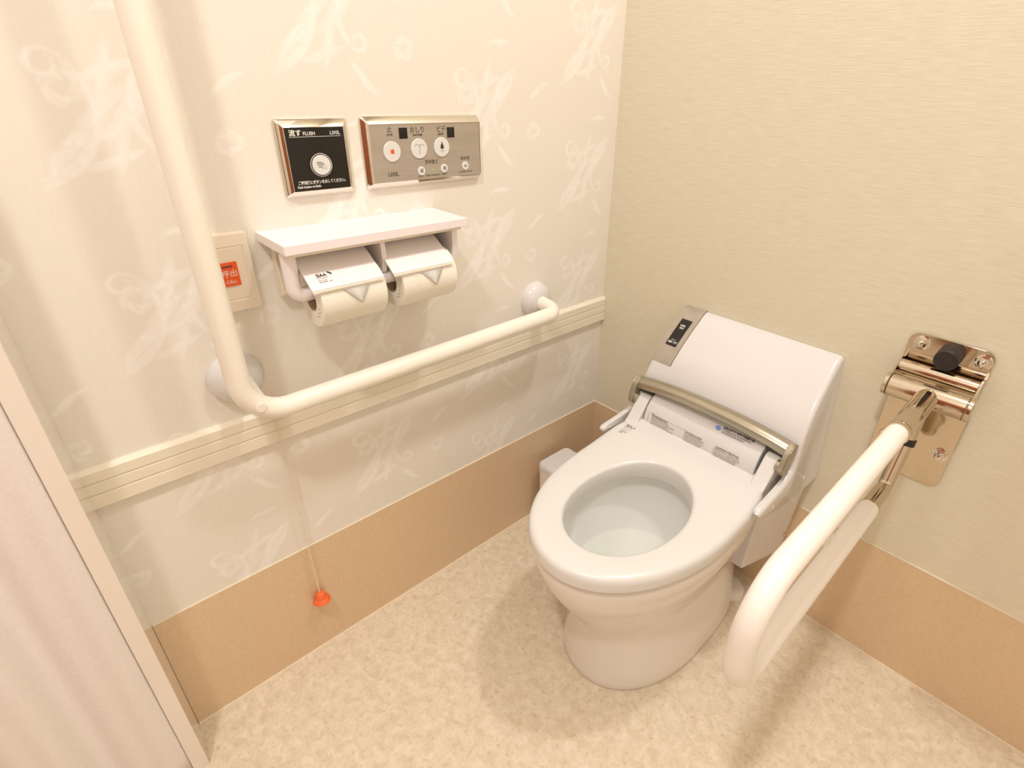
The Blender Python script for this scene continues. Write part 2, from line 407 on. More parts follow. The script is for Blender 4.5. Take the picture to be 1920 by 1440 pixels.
# ------------------------------------------------------------------ L shaped grab bar on the left wall
gx, gy, gz, gr = .085, -.971, .687, .0174
gb = thing('grab_bar', (0, -.6, .70), 'cream L-shaped grab bar fixed to the left wall below the paper holder', 'grab bar')
path = fillet([(.006, gy, 1.535), (gx, gy, 1.535), (gx, gy, gz), (gx, -.268, gz + .006), (.012, -.268, .700)], [.04, .066, .036], 14)
MB().tube(path, gr, 40).build('rail', 'grip', gb)
def flange(y, z):
    return MB().lathe((0, y, z), (1, 0, 0), [(.044, 0), (.044, .004), (.0425, .010), (.038, .018), (.030, .0245), (.022, .0275), (.0185, .028)], 48).build('wall_flange', 'white', gb)
flange(-.955, .725); flange(-.268, .703); flange(gy, 1.535)
MB().tube([(.026, -.953, .722), (.070, -.951, .711), (.083, -.951, .708)], [.017, .015, .015], 28).build('support_arm', 'grip', gb)
MB().lathe((gx + gr - .0012, -.9520, .7090), (1, 0, 0), [(.0085, 0), (.0085, .0014), (.0075, .0022), (0, .0024)], 28).build('screw_cap', 'grip', gb)

# ------------------------------------------------------------------ framed wall control panels
LB = (Vector((0, 1, 0)), Vector((0, 0, 1)), Vector((1, 0, 0)))
def wall_frame(parent, y0, y1, z0, z1, bl, br_, bt, bb, h=.0125):
    """chrome frame: bevelled slopes up to a flat inner rim"""
    cy, cz = (y0 + y1) / 2, (z0 + z1) / 2; W, Hh = y1 - y0, z1 - z0
    iy0, iy1, iz0, iz1 = y0 + bl, y1 - br_, z0 + bb, z1 - bt
    icy, icz = (iy0 + iy1) / 2, (iz0 + iz1) / 2; iw, ih = iy1 - iy0, iz1 - iz0
    def loop(w, hh, r, x, cy_, cz_): return [(x, cy_ + a, cz_ + b) for a, b in rrect(w, hh, r)]
    ls = [loop(W, Hh, .0045, 0, cy, cz), loop(W, Hh, .0045, .003, cy, cz), loop(W - .0016, Hh - .0016, .004, .0042, cy, cz),
          loop(iw + .0022, ih + .0022, .0012, h, icy, icz), loop(iw + .001, ih + .001, .0006, h + .0003, icy, icz), loop(iw, ih, .0004, h - .0004, icy, icz), loop(iw, ih, .0004, h - .002, icy, icz)]
    MB().loft(ls, True, False).build('frame', 'chrome', parent, smooth=28)
    return icy, icz, iw, ih, h
# flush panel
fp = thing('flush_panel', (0, -.7577, 1.058), 'square black flush button panel in a chrome frame on the left wall', 'flush panel')
cy, cz, iw, ih, h = wall_frame(fp, -.8163, -.6991, 1.0004, 1.1163, .0115, .0115, .0125, .0105)
MB().box(.002, h - .0006, cy - iw / 2, cy + iw / 2, cz - ih / 2, cz + ih / 2).build('black_face', 'black', fp, smooth=0)
X = h - .0004
L0 = cy - iw / 2; Tt = cz + ih / 2
fb = MB().lathe((X - .001, cy + .0022, cz - .0090), (1, 0, 0), [(.0152, 0), (.0152, .0024), (.0145, .003), (0, .003)], 48).build('flush_button', 'seat', fp)
ring = MB(); ring.lathe((X, cy + .0022, cz - .0090), (1, 0, 0), [(.0176, 0), (.0176, .0003), (.0168, .0003), (.0168, 0)], 60)
ring.box(X, X + .0003, L0 + .006, L0 + iw - .006, Tt - .0135, Tt - .0130)
ring.build('button_ring', 'whiteink', fp, smooth=0)
lettering('lettering', [('流す', (X + .0003, L0 + .006, Tt - .0080), .0098, 'LEFT', 1, .0002), ('FLUSH', (X + .0003, L0 + .0275, Tt - .0088), .0072, 'LEFT', .95, .0001), ('LIXIL', (X + .0003, L0 + iw - .0065, Tt - .0086), .0074, 'RIGHT', 1.05, .00008),
    ('ご使用後にボタンをおしてください。', (X + .0003, cy + .001, Tt - ih + .0118), .0062, 'CENTER', .78, .0001), ('Push button to flush.', (X + .0003, L0 + .0055, Tt - ih + .0058), .0054, 'LEFT', .85, .0001)], 'whiteink', fp, LB)
ic = MB()
def flat_stroke(mb, pts, w, x):
    n = len(pts); vs = []
    for i, (a, b) in enumerate(pts):
        p, q = pts[max(i - 1, 0)], pts[min(i + 1, n - 1)]; dx, dz = q[0] - p[0], q[1] - p[1]; l = math.hypot(dx, dz) or 1
        vs += [(x, a - dz / l * w, b + dx / l * w), (x, a + dz / l * w, b - dx / l * w)]
    mb.add(vs, [(i * 2, i * 2 + 1, i * 2 + 3, i * 2 + 2) for i in range(n - 1)])
def dotf(mb, y, z, r, x):
    mb.add([(x, y + r * math.cos(a), z + r * math.sin(a)) for a in [k * math.pi / 5 for k in range(10)]], [tuple(range(10))])
bx_ = X + .0023
for r in (.0050, .0082, .0114):
    oy, oz = cy - .0016, cz - .0163
    flat_stroke(ic, [(oy + r * math.cos(a) * .95, oz + r * math.sin(a)) for a in [math.radians(115 - 70 * k / 8) for k in range(9)]], .00052, bx_)
    for k in range(3): 
        a = math.radians(33 - 12 * k); 
        if k < (2 if r < .006 else 3): dotf(ic, oy + r * math.cos(a) * .95, oz + r * math.sin(a), .0005, bx_)
ic.build('wave_icon', 'ink', fb, smooth=0)

# spray control panel
rp = thing('spray_control_panel', (0, -.553, 1.06), 'wide silver bidet control panel with white round buttons in chrome frame', 'control panel')
cy, cz, iw, ih, h = wall_frame(rp, -.6764, -.4302, 1.0010, 1.1181, .0115, .0040, .0125, .0110)
MB().box(.002, h - .0006, cy - iw / 2, cy + iw / 2, cz - ih / 2, cz + ih / 2).build('silver_face', 'panel_silver', rp, smooth=0)
X = h - .0005; L0 = cy - iw / 2; B0 = cz - ih / 2
def U(u, v): return (L0 + u * iw, B0 + v * ih)   # panel fractions
names = [('stop_button', .165, .535), ('spray_button', .403, .56), ('bidet_button', .614, .565)]
bts = []
for nm, u, v in names:
    y, z = U(u, v); r = .0168
    b_ = MB().lathe((X - .001, y, z), (1, 0, 0), [(r, 0), (r, .0022), (r - .0008, .0030), (0, .0030)], 48).build(nm, 'seat', rp); bts.append((b_, y, z))
for nm, u, v in (('weaker_button', .410, .150), ('stronger_button', .628, .165), ('sound_button', .842, .180)):
    y, z = U(u, v); r = .0078
    b_ = MB().lathe((X - .001, y, z), (1, 0, 0), [(r, 0), (r, .0018), (r - .0006, .0025), (0, .0025)], 32).build(nm, 'seat', rp); bts.append((b_, y, z))
bz = X + .0022
q = MB(); _, y, z = bts[0]; q.box(bz, bz + .0002, y - .0032, y + .0032, z - .0036, z + .0036); q.build('stop_mark', 'orange', bts[0][0], smooth=0)
q = MB(); _, y, z = bts[1]
for k in range(7): dotf(q, y + .0004, z + .004 - k * .0021, .00065, bz)
for s in (-1, 1):
    for k in range(6):
        a = math.radians(10 + k * 30); dotf(q, y + .0004 + s * (.0050 - .0044 * math.cos(a)), z + .0035 + .0036 * math.sin(a), .00062, bz)
q.build('spray_icon', 'ink', bts[1][0], smooth=0)
q = MB(); _, y, z = bts[2]
dotf(q, y, z + .0078, .0013, bz)
q.add([(bz, y - .0014, z + .0062), (bz, y + .0014, z + .0062), (bz, y + .0030, z + .0030), (bz, y + .0038, z - .0015), (bz, y + .0024, z - .0016), (bz, y + .0026, z - .0030), (bz, y - .0026, z - .0030), (bz, y - .0024, z - .0016), (bz, y - .0038, z - .0015), (bz, y - .0030, z + .0030)], [tuple(range(10))])
for s in (-1, 1):
    for k in range(5):
        a = math.radians(10 + k * 34); dotf(q, y + s * (.0030 - .0028 * math.cos(a)), z - .0075 + .0022 * math.sin(a), .00045, bz)
for k in range(4): dotf(q, y, z - .0062 - k * .0013, .0004, bz)
q.build('bidet_icon', 'ink', bts[2][0], smooth=0)
for (b_, y, z), t in zip(bts[3:], ('弱', '強', '♪')):
    if t != '♪': lettering('lettering', [(t, (X + .0018, y, z), .0075, 'CENTER')], 'ink', b_, LB)
    else:
        q = MB(); x_ = X + .0018
        q.add([(x_, y - .0030, z - .001), (x_, y - .0016, z - .001), (x_, y - .0002, z - .0030), (x_, y - .0002, z + .0030), (x_, y - .0016, z + .001), (x_, y - .0030, z + .001)], [tuple(range(6))])
        for r in (.0020, .0034): flat_stroke(q, [(y + r * math.cos(a), z + r * math.sin(a)) for a in [math.radians(-45 + 90 * k / 6) for k in range(7)]], .0002, x_)
        q.build('speaker_icon', 'ink', b_, smooth=0)
x_ = X + .0002
def tl(t, u, v, s, al='CENTER', xs=1, off=0): y, z = U(u, v); return (t, (x_, y, z), s, al, xs, off)
lettering('lettering', [tl('止', .160, .905, .0105), tl('STOP', .160, .82, .0048, off=.0001), tl('おしり', .400, .885, .0118, xs=.88), tl('SHOWER', .400, .80, .0048, off=.0001), tl('ビデ', .618, .885, .0115, xs=.9), tl('BIDET', .616, .80, .0048, off=.0001),
    tl('LIXIL', .160, .130, .0092, xs=1.05, off=.0001), tl('洗浄強さ', .510, .300, .0085, xs=.85), tl('流水音', .842, .325, .0072), tl('LOW', .400, .048, .0044), tl('SPRAY STRENGTH', .518, .050, .0042, xs=.92), tl('HIGH', .628, .055, .0044), tl('FLUSHING SOUND', .842, .062, .0038)], 'ink', rp, LB)
for u, v in ((.277, .845), (.712, .83)):
    y, z = U(u, v); MB().box(X, X + .0003, y - .0088, y + .0078, z - .0092, z + .0085).build('sensor_window', 'black', rp, smooth=0)
q = MB()
for k in range(6):
    y, z = U(.478 + k * .0195, .158); dotf(q, y, z, .0006 if k != 2 else .0011, X + .0002)
q.build('strength_light', 'green', rp, smooth=0)
for u, n_ in ((.160, 2), (.405, 1), (.626, 1)):
    for k in range(n_):
        y, z = U(u, .755 - k * .045); q = MB()
        for j in range(9): dotf(q, y - .007 + j * .00175, z, .0003, X + .0002)
        q.build('braille_dots', 'whiteink', rp, smooth=0)
for u, v in ((.405, .345), (.632, .335), (.79, .43)):
    y, z = U(u, v); q = MB()
    for j in range(6): dotf(q, y - .005 + j * .002, z, .00035, X + .0002)
    q.build('braille_dots', 'whiteink', rp, smooth=0)

# ------------------------------------------------------------------ call button plate and its pull cord
cp = thing('call_button_plate', (0, -.9255, .899), 'cream wall plate with an orange call button behind the grab bar', 'call button')
cy, cz = -.9255, .8995; W, Hh = .0710, .1225
def rl(w, hh, r, x): return [(x, cy + a, cz + b) for a, b in rrect(w, hh, r)]
MB().loft([rl(W, Hh, .004, 0), rl(W, Hh, .004, .009), rl(W - .0025, Hh - .0025, .0035, .0115), rl(W - .018, Hh - .036, .002, .0135), rl(W - .022, Hh - .040, .002, .0125)]).build('plate', 'cream', cp, smooth=25)
MB().box(.011, .0132, cy - .0235, cy + .0235, cz - .040, cz + .0405).build('switch_face', 'cream', cp, smooth=0, bevel=.0008)
ob = MB().box(.013, .0150, -.9420, -.9140, .8815, .9190).build('call_button', 'orange', cp, smooth=0, bevel=.0006)
lettering('lettering', [('呼出', (.0152, -.9275, .9010), .0118, 'CENTER'), ('CALL', (.0152, -.9270, .8885), .0068, 'CENTER')], 'whiteink', ob, LB)
MB().box(.0148, .0153, -.9360, -.9215, .9115, .9137).build('indicator', 'dark', ob, smooth=0)
pc = thing('pull_cord', (.016, -.912, .838), 'thin pull cord hanging from the call plate to an orange bob', 'pull cord')
pts = [(.010, -.9125, .8378), (.0215, -.9128, .80), (.0175, -.9135, .62), (.0165, -.913, .40), (.016, -.9128, .17)]
MB().tube(pts, .0010, 8).build('cord', 'cord', pc)
MB().tube([(.014, -.9165, .560), (.0145, -.917, .40), (.0155, -.9145, .17)], .0004, 6).build('loose_thread', 'cord', pc)
MB().lathe((.017, -.9128, .178), (0, 0, -1), [(.0025, 0), (.0085, .003), (.0105, .009), (.0115, .016), (.0175, .021), (.0185, .024), (.0165, .0265), (.009, .0275), (0, .0275)], 40).build('bob', 'orangeball', pc)['label'] = 'orange bell-shaped bob'

# ------------------------------------------------------------------ paper holder with shelf
ph = thing('paper_holder', (0, -.708, .90), 'white double toilet paper holder with a shelf on top', 'toilet paper holder')
Y0, Y1, ZT, XD = -.873, -.545, .9555, .112
MB().box(0, XD, Y0, Y1, ZT - .0155, ZT).build('shelf', 'holder', ph, smooth=0, bevel=.0015)
MB().box(.001, XD - .007, Y0 + .006, Y1 - .009, ZT - .0205, ZT - .0155).build('shelf_lip', 'cream', ph, smooth=0)
q = MB()
q.loft([[(x, y, z) for x, z in ((0, .846), (.012, .846), (.020, .852), (.022, .87), (.018, .905), (.022, .935), (0, .935))] for y in (-.858, -.562)])
q.build('back_plate', 'cream', ph, smooth=30, bevel=.002)
def side(y, w, xs=(.022, .086)):
    return MB().box(0, xs[1], y - w / 2, y + w / 2, .905, .935)
for yy in (-.7045,):
    MB().loft([[(x, y, z) for x, z in ((0, .935), (.088, .935), (.090, .900), (.085, .880), (.060, .860), (0, .850))] for y in (yy - .0045, yy + .0045)]).build('middle_bracket', 'holder', ph, smooth=30, bevel=.001)
MB().loft([[(x, y, z) for x, z in ((0, .935), (.094, .935), (.094, .895), (.082, .862), (.055, .852), (0, .852))] for y in (-.5665, -.5545)]).build('end_bracket', 'holder', ph, smooth=30, bevel=.002)
SX, SZ = .074, .866
MB().tube(fillet([(SX, -.8575, .936), (SX, -.8575, SZ), (SX, -.567, SZ)], .014, 8), .0118, 24).build('arm_tube', 'holder', ph)
def cover(ya, yb):
    pr = [(.020, .930), (.045, .9275), (.070, .9165), (.095, .9005), (.119, .8830)]
    top = [(x, z) for x, z in pr]; bot = [(x - .0012, z - .0028) for x, z in reversed(pr)]
    c = MB().loft([[(x, y, z) for x, z in top + bot] for y in (ya, yb)]).build('roll_cover', 'holder', ph, smooth=30)
    t = MB(); n = 46; xe, ze = .1190, .8812; ln = yb - ya
    t.add([(.116, ya, .8835), (.116, yb, .8835), (xe, yb, ze), (xe, ya, ze)], [(0, 1, 2, 3)])
    for k in range(n):
        a = ya + ln * k / n; b = ya + ln * (k + 1) / n; mdl = (a + b) / 2
        for dz in (0, ):
            t.add([(xe, a, ze), (xe, b, ze), (xe + .0028, mdl, ze - .0042), (xe - .0008, a, ze - .0012), (xe - .0008, b, ze - .0012)], [(0, 1, 2), (3, 2, 4), (0, 2, 3), (1, 4, 2)])
    t.build('cutter', 'cream', c, smooth=0)
    return c
ca = cover(-.846, -.725); cb = cover(-.7065, -.586)
# stickers printed on the left cover
n1 = Vector((.024, 0, -.0175)).normalized(); dnv = n1
CB = (Vector((0, 1, 0)), -dnv, Vector((dnv.z * -1, 0, dnv.x)))
def onc(y, s):  # point on cover slope, s metres down from the bend
    p = Vector((.095, 0, .9005)) + dnv * s + Vector((-dnv.z, 0, dnv.x)) * .0004; return (p.x, y, p.z)
lettering('sticker_lettering', [('SIAA', onc(-.829, .004), .0085, 'LEFT', .95, .0003), ('FOR KOHKIN', onc(-.829, .0095), .0028, 'LEFT'), ('ISO 22196', onc(-.829, .0135), .0032, 'LEFT'), ('無機抗菌剤・練込', onc(-.829, .0170), .0028, 'LEFT')], 'ink', ca, CB)
q = MB()
for k in range(3):
    a, b = Vector(onc(-.8105 + k * .0018, .000 + k * .0016)), 0
    q.add([a, a + Vector((0, .0022, 0)) - dnv * -.0022, a + Vector((0, .0040, 0)) - dnv * .0002, a + Vector((0, .0020, 0)) - dnv * .0024], [(0, 1, 2, 3)])
q.build('sticker_mark', 'ink', ca, smooth=0)
def roll(y0, y1, label, hint):
    cxr, czr, Rr, rc = .0745, .8555, .0465, .0205
    r = thing('toilet_paper_roll', (cxr, (y0 + y1) / 2, czr), label, 'toilet paper', 'toilet paper rolls')
    L = y1 - y0
    MB().lathe((cxr, y0, czr), (0, 1, 0), [(rc, L), (rc, 0), (Rr - .0015, 0), (Rr, .0015), (Rr, L - .0015), (Rr - .0015, L), (rc, L)], 72).build('paper', 'paper', r)
    MB().lathe((cxr, y0 + .0004, czr), (0, 1, 0), [(rc - .0012, L - .0008), (rc - .0012, 0), (rc, 0), (rc, L - .0008), (rc - .0012, L - .0008)], 40).build('core_tube', 'core', r)
    # folded triangular tip, lying on the roll surface
    q = MB(); vs = []
    for i in range(9):
        t = i / 8; half = .031 * (1 - t); a = math.radians(36 - 44 * t); rr = Rr + .0012 + .0015 * t
        for s in (-1, 0, 1):
            vs.append((cxr + rr * math.cos(a), (y0 + y1) / 2 + .002 + .006 * t + s * half, czr + rr * math.sin(a)))
    q.add(vs, [(i * 3 + j, i * 3 + j + 1, i * 3 + j + 4, i * 3 + j + 3) for i in range(8) for j in range(2)])
    t_ = q.build('folded_tip', 'seat', r, smooth=60); sm = t_.modifiers.new('s', 'SOLIDIFY'); sm.thickness = .0006
    q = MB()
    for k in range(5):
        a = math.radians(-52 + 9 * k); rr = rc + .010 + .003 * (k % 2)
        p = Vector((cxr + rr * math.cos(a), y0 - .0003, czr + rr * math.sin(a)))
        q.box(p.x - .0012, p.x + .0012, p.y, p.y + .0002, p.z - .0007, p.z + .0005)
    q.build('printed_mark', 'ink', r, smooth=0)
roll(-.8345, -.7215, 'white toilet paper roll at the left of the holder, under the printed cover', 0)
roll(-.6905, -.5775, 'white toilet paper roll at the right of the holder, under the plain cover', 0)

# ------------------------------------------------------------------ toilet
XC = .4645
tt = thing('toilet', (XC, -.33, 0), 'white toilet with its lidless seat down, standing in the corner', 'toilet')
def se(v, n): return math.copysign(abs(v) ** (2 / n), v)
NA = 168
def oval(z, w, yf, yb, ycen, nf=2.0, nb=2.0, xc=XC, n=NA, nx=None):
    pts = []
    for k in range(n):
        a = 2 * math.pi * k / n; c, s = math.cos(a), math.sin(a)
        e = nf if s < 0 else nb
        x = xc + w * se(c, e); y = ycen + (ycen - yf) * se(s, e) if s < 0 else ycen + (yb - ycen) * se(s, e)
        pts.append((x, y, z))
    return pts
secs = [ # z, w, yfront, yback, ycentre, nf, nb
    (0.000, .155, -.538, -.040, -.30, 2.15, 3.2),
    (0.004, .157, -.541, -.038, -.30, 2.15, 3.2),
    (0.020, .156, -.540, -.038, -.30, 2.15, 3.2),
    (0.060, .150, -.536, -.040, -.30, 2.15, 3.2),
    (0.105, .142, -.533, -.042, -.30, 2.15, 3.2),
    (0.150, .135, -.536, -.045, -.30, 2.15, 3.0),
    (0.185, .134, -.547, -.050, -.31, 2.1, 3.0),
    (0.215, .138, -.564, -.060, -.33, 2.05, 2.8),
    (0.245, .146, -.584, -.070, -.34, 2.0, 2.7),
    (0.280, .158, -.606, -.080, -.35, 2.0, 2.6),
    (0.315, .172, -.625, -.085, -.36, 2.0, 2.6),
    (0.345, .183, -.637, -.088, -.36, 2.0, 2.6),
    (0.372, .188, -.643, -.090, -.36, 2.0, 2.6),
    (0.394, .1885, -.645, -.090, -.36, 2.0, 2.6),
    (0.402, .185, -.640, -.092, -.36, 2.0, 2.6),
    (0.4055, .176, -.630, -.096, -.36, 2.0, 2.6)]
bowl = MB()
bowl.loft([oval(*s) for s in secs], True, False)
inner = [(0.4055, .124, -.600, -.262, -.43, 2, 2), (.401, .120, -.596, -.266, -.43, 2, 2), (.392, .119, -.594, -.266, -.43, 2, 2), (.384, .124, -.598, -.260, -.43, 2, 2), (.362, .124, -.596, -.258, -.43, 2, 2),
         (.33, .119, -.588, -.268, -.43, 2, 2), (.29, .108, -.572, -.285, -.43, 2, 2), (.255, .094, -.552, -.305, -.43, 2, 2), (.235, .083, -.538, -.320, -.43, 2, 2), (.218, .068, -.515, -.342, -.43, 2, 2), (.208, .045, -.485, -.375, -.43, 2, 2), (.205, .018, -.450, -.410, -.43, 2, 2)]
b2 = MB().loft([oval(*s) for s in inner], False, True)
# join rim
ro = oval(*secs[-1]); ri = oval(*inner[0])
bowl.loft([ro, ri], False, False)
bo = bowl.build('bowl', 'ceramic', tt, smooth=75)
b2.build('bowl_interior', 'bowl_in', bo, smooth=60)
MB().loft([oval(.262, .0965, -.556, -.300, -.43)], False, True).build('water', 'water', tt, smooth=0)
MB().lathe((XC - .006, -.425, .2058), (0, 0, 1), [(.012, 0), (.011, .0012), (0, .0014)], 32).build('drain_outlet', 'dark', bo)
# rear foot flange and side screw cap
MB().loft([oval(0, .038, -.115, -.040, -.075, xc=.577, n=32), oval(.016, .036, -.113, -.041, -.075, xc=.577, n=32), oval(.026, .026, -.104, -.048, -.075, xc=.575, n=32)]).build('foot_flange', 'ceramic', bo, smooth=50)
MB().lathe((.450, -.5345, .036), (-.28, -1, .03), [(.0072, -.004), (.0072, .0018), (.0062, .003), (0, .0036)], 28).build('bolt_cap', 'ceramic', bo)

# seat ring with raised rear hinge arms
seat = MB()
def sout(z, d=0):
    return oval(z, .1905 - d, -.656 + d, -.182 - d, -.360, 2.05, 5.2)
def sin_(z, d=0):
    return oval(z, .1085 + d, -.588 - d, -.289 + d, -.438, 2.05, 2.05, xc=XC + .0055)
def tilt(l):  # top rises slightly towards the back
    return [(x, y, z + .62 * max(0, y + .42) ** 2 * min(1, (z - Z) / .02)) for x, y, z in l]
Z = .4105; TH = .033
ls = [sout(Z, .005), sout(Z + .002, .0005), sout(Z + .018, 0), sout(Z + TH - .009, .0012), sout(Z + TH - .004, .0038), sout(Z + TH - .001, .0085), sout(Z + TH, .016)]
ls2 = [sin_(Z + TH, .0100), sin_(Z + TH - .0010, .0055), sin_(Z + TH - .0032, .0022), sin_(Z + TH - .0065, .0006), sin_(Z + .010, 0), sin_(Z, .0010)]
# bring both outlines to the same polar sampling about the hole centre
def resample(loop, n=NA):
    cx_, cy_ = XC, -.433
    ang = [(math.atan2(p[1] - cy_, p[0] - cx_), p) for p in loop]; ang.sort(key=lambda t: t[0])
    out = []
    m_ = len(ang)
    for k in range(n):
        a = -math.pi + 2 * math.pi * k / n
        for i in range(m_):
            a0, p0 = ang[i]; a1, p1 = ang[(i + 1) % m_]
            if i == m_ - 1: a1 += 2 * math.pi
            aa = a if a >= ang[0][0] else a + 2 * math.pi
            if a0 <= aa <= a1:
                t = (aa - a0) / ((a1 - a0) or 1); out.append(tuple(p0[j] + (p1[j] - p0[j]) * t for j in range(3))); break
    return out
all_ = [tilt(resample(l, 140)) for l in ls + ls2]
seat.loft(all_ + [all_[0]], False, False)
so = seat.build('seat', 'seat', tt, smooth=50)
for s in (-1, 1):
    x0, x1 = (XC + s * .1475, XC + s * .1790)
    xa, xb = min(x0, x1), max(x0, x1)
    pr = [(-.232, .4620), (-.222, .4700), (-.212, .481), (-.201, .494), (-.189, .510), (-.180, .519), (-.170, .522), (-.160, .518), (-.152, .505), (-.152, .44), (-.27, .44)]
    MB().loft([[(x, y, z) for y, z in pr] for x in (xa, xb)]).build('hinge_arm', 'seat', so, smooth=30, bevel=.004, seg=4)
def ons(x, y): return (x + .008, y - .006, .4435 + .62 * (y + .414) ** 2 + .0012)
lettering('sticker_lettering', [('SIAA', ons(XC - .170, -.236), .0130, 'LEFT', 1, .0003), ('FOR KOHKIN', ons(XC - .170, -.2445), .0044, 'LEFT'), ('ISO 22196', ons(XC - .170, -.2515), .0050, 'LEFT'), ('無機抗菌剤・練込', ons(XC - .170, -.2580), .0044, 'LEFT'), ('便座', ons(XC - .170, -.2640), .0044, 'LEFT')], 'greyink', so, (Vector((1, 0, 0)), Vector((0, .972, .215)).normalized(), Vector((0, 0, 1))))
MB().add([ons(XC - .1375, -.2325), ons(XC - .1335, -.2360), ons(XC - .1370, -.2400), ons(XC - .1410, -.2365)], [(0, 1, 2, 3)]).build('sticker_mark', 'greyink', so, smooth=0)
# nozzle housing between the arms
nh = MB(); pr = [(-.206, .455), (-.2045, .470), (-.2000, .490), (-.1935, .506), (-.183, .519), (-.170, .5285), (-.158, .5350), (-.140, .5420), (-.125, .5420), (-.125, .44), (-.200, .44)]
xa, xb = XC - .1435, XC + .1415
nho = nh.loft([[(x, y, z) for y, z in pr] for x in (xa, xb)]).build('nozzle_housing', 'white', tt, smooth=45, bevel=.003, seg=3)
# warning label text printed on the sloping face
sd = (Vector((0, -.2000, .490)) - Vector((0, -.2045, .470))).normalized(); nn = Vector((0, -sd.z, sd.y))
def onh(x, s):
    p = Vector((x, -.2045, .470)) + sd * s + nn * .0010; return (p.x, p.y, p.z)
random.seed(3)
KJ = '警告便座高温注意使用説明電源確認必読洗浄水漏感電火災禁止分解清掃長時間座低温'
HB = (Vector((1, 0, 0)), sd, nn)
it = [('注意', onh(XC - .125, .0285), .0046, 'LEFT')]
for (x0, w_) in ((XC - .122, .088), (XC - .028, .072), (XC + .048, .085)):
    for r_ in range(5):
        nch = int(w_ / (.0042 if r_ else .0052) * random.uniform(.55, .95)); t = ''.join(random.choice(KJ) for _ in range(nch))
        it.append((t, onh(x0, .0235 - r_ * .0050), .0038 if r_ else .0046, 'LEFT', 1.0, .00012 if not r_ else 0))
lettering('warning_lettering', it, 'greyink', nho, HB)
for a, b, c, d in ((-.131, -.028, .0262, .0266), (-.131, -.1305, .001, .0262), (-.0305, -.030, .001, .0262), (.0455, .046, .001, .022)):
    p = [onh(XC + a, c), onh(XC + b, c), onh(XC + b, d if c > .03 else d), onh(XC + a, d)]
    MB().add(p, [(0, 1, 2, 3)]).build('label_rule', 'greyink', nho, smooth=0)
TB = (Vector((1, 0, 0)), Vector((0, .65, .76)).normalized(), Vector((0, -.76, .65)))
def onn(x, s):
    p = Vector((x, -.1765, .5240)) + TB[1] * s + TB[2] * .0022; return (p.x, p.y, p.z)
lettering('notice_lettering', [(''.join(random.choice(KJ) for _ in range(13)), onn(XC + .045, .0065), .0056, 'LEFT', 1, .0002), (''.join(random.choice(KJ) for _ in range(17)), onn(XC + .045, .0005), .0040, 'LEFT'), (''.join(random.choice(KJ) for _ in range(14)), onn(XC + .045, -.0045), .0038, 'LEFT')], 'ink', nho, TB)
q = MB(); c_ = Vector(onn(XC + .035, .001))
q.add([c_ + TB[0] * .0062 * math.cos(a) + TB[1] * .0052 * math.sin(a) for a in [k * math.pi / 12 for k in range(24)]], [tuple(range(24))]); q.build('blue_mark', 'blueink', nho, smooth=0)

# tank casing: sloping front, sides run forward as wings beside the seat
def hw(z): return .190 + (.70 - z) * .068
def tank_prof(wing):
    front = [(-.001, .7005), (-.008, .7000), (-.018, .6935), (-.050, .6660), (-.085, .6330), (-.112, .6010), (-.130, .5700), (-.142, .5400), (-.148, .5150)]
    if wing: lower = [(-.152, .500), (-.162, .486), (-.185, .476), (-.225, .470), (-.268, .4665), (-.288, .4640), (-.2935, .4585), (-.290, .4500), (-.272, .4395), (-.230, .4290), (-.164, .4155), (-.100, .4070), (-.060, .4035), (-.001, .400)]
    else: lower = [(-.150, .500), (-.151, .486), (-.151, .478), (-.151, .470), (-.151, .462), (-.151, .455), (-.151, .448), (-.151, .442), (-.148, .436), (-.140, .430), (-.120, .420), (-.080, .4080), (-.050, .4035), (-.001, .400)]
    return front + lower
tk = MB(); pw = tank_prof(True); pn = tank_prof(False)
def sec(prof, off, rnd=0):
    # off: distance from the outer side face, rnd: pull-in of the outline for rounding
    out = []
    cy_, cz_ = -.06, .52
    for y, z in prof:
        if rnd < 0:   # inner edge of the wings only
            yy = y - (rnd if z < .49 and y < -.17 else 0); zz = z
            out.append((off, yy, zz)); continue
        yy = y + (0 if y > -.002 else rnd * .8); zz = z - rnd * (.9 if z > .66 else .5 if z > .45 else 0)
        out.append((off, yy, zz))
    return out
loops = []
def addsec(prof, side, off, rnd):
    s = sec(prof, 0, rnd); loops.append([(XC + side * (hw(z) - off), y, z) for _, y, z in s])
for off, rnd in ((0, .0085), (.0006, .0055), (.0022, .0028), (.005, .0009), (.009, 0)): addsec(pw, 1, off, rnd)
addsec(pw, 1, .0125, -.001); addsec(pw, 1, .0155, -.004)
addsec(pn, 1, .019, 0); addsec(pn, 1, .10, 0); addsec(pn, -1, .10, 0); addsec(pn, -1, .019, 0)
addsec(pw, -1, .0155, -.004); addsec(pw, -1, .0125, -.001)
for off, rnd in ((.009, 0), (.005, .0009), (.0022, .0028), (.0006, .0055), (0, .0085)): addsec(pw, -1, off, rnd)
tk.loft(loops)
tko = tk.build('tank_casing', 'white', tt, smooth=55)
# small round screw caps on the wing side
for y, z in ((-.232, .444), (-.083, .438)):
    MB().lathe((XC + hw(z) - .0008, y, z), (1, 0, 0), [(.0045, 0), (.0045, .0012), (.0035, .0018), (0, .0018)], 20).build('screw_cap', 'white', tko)
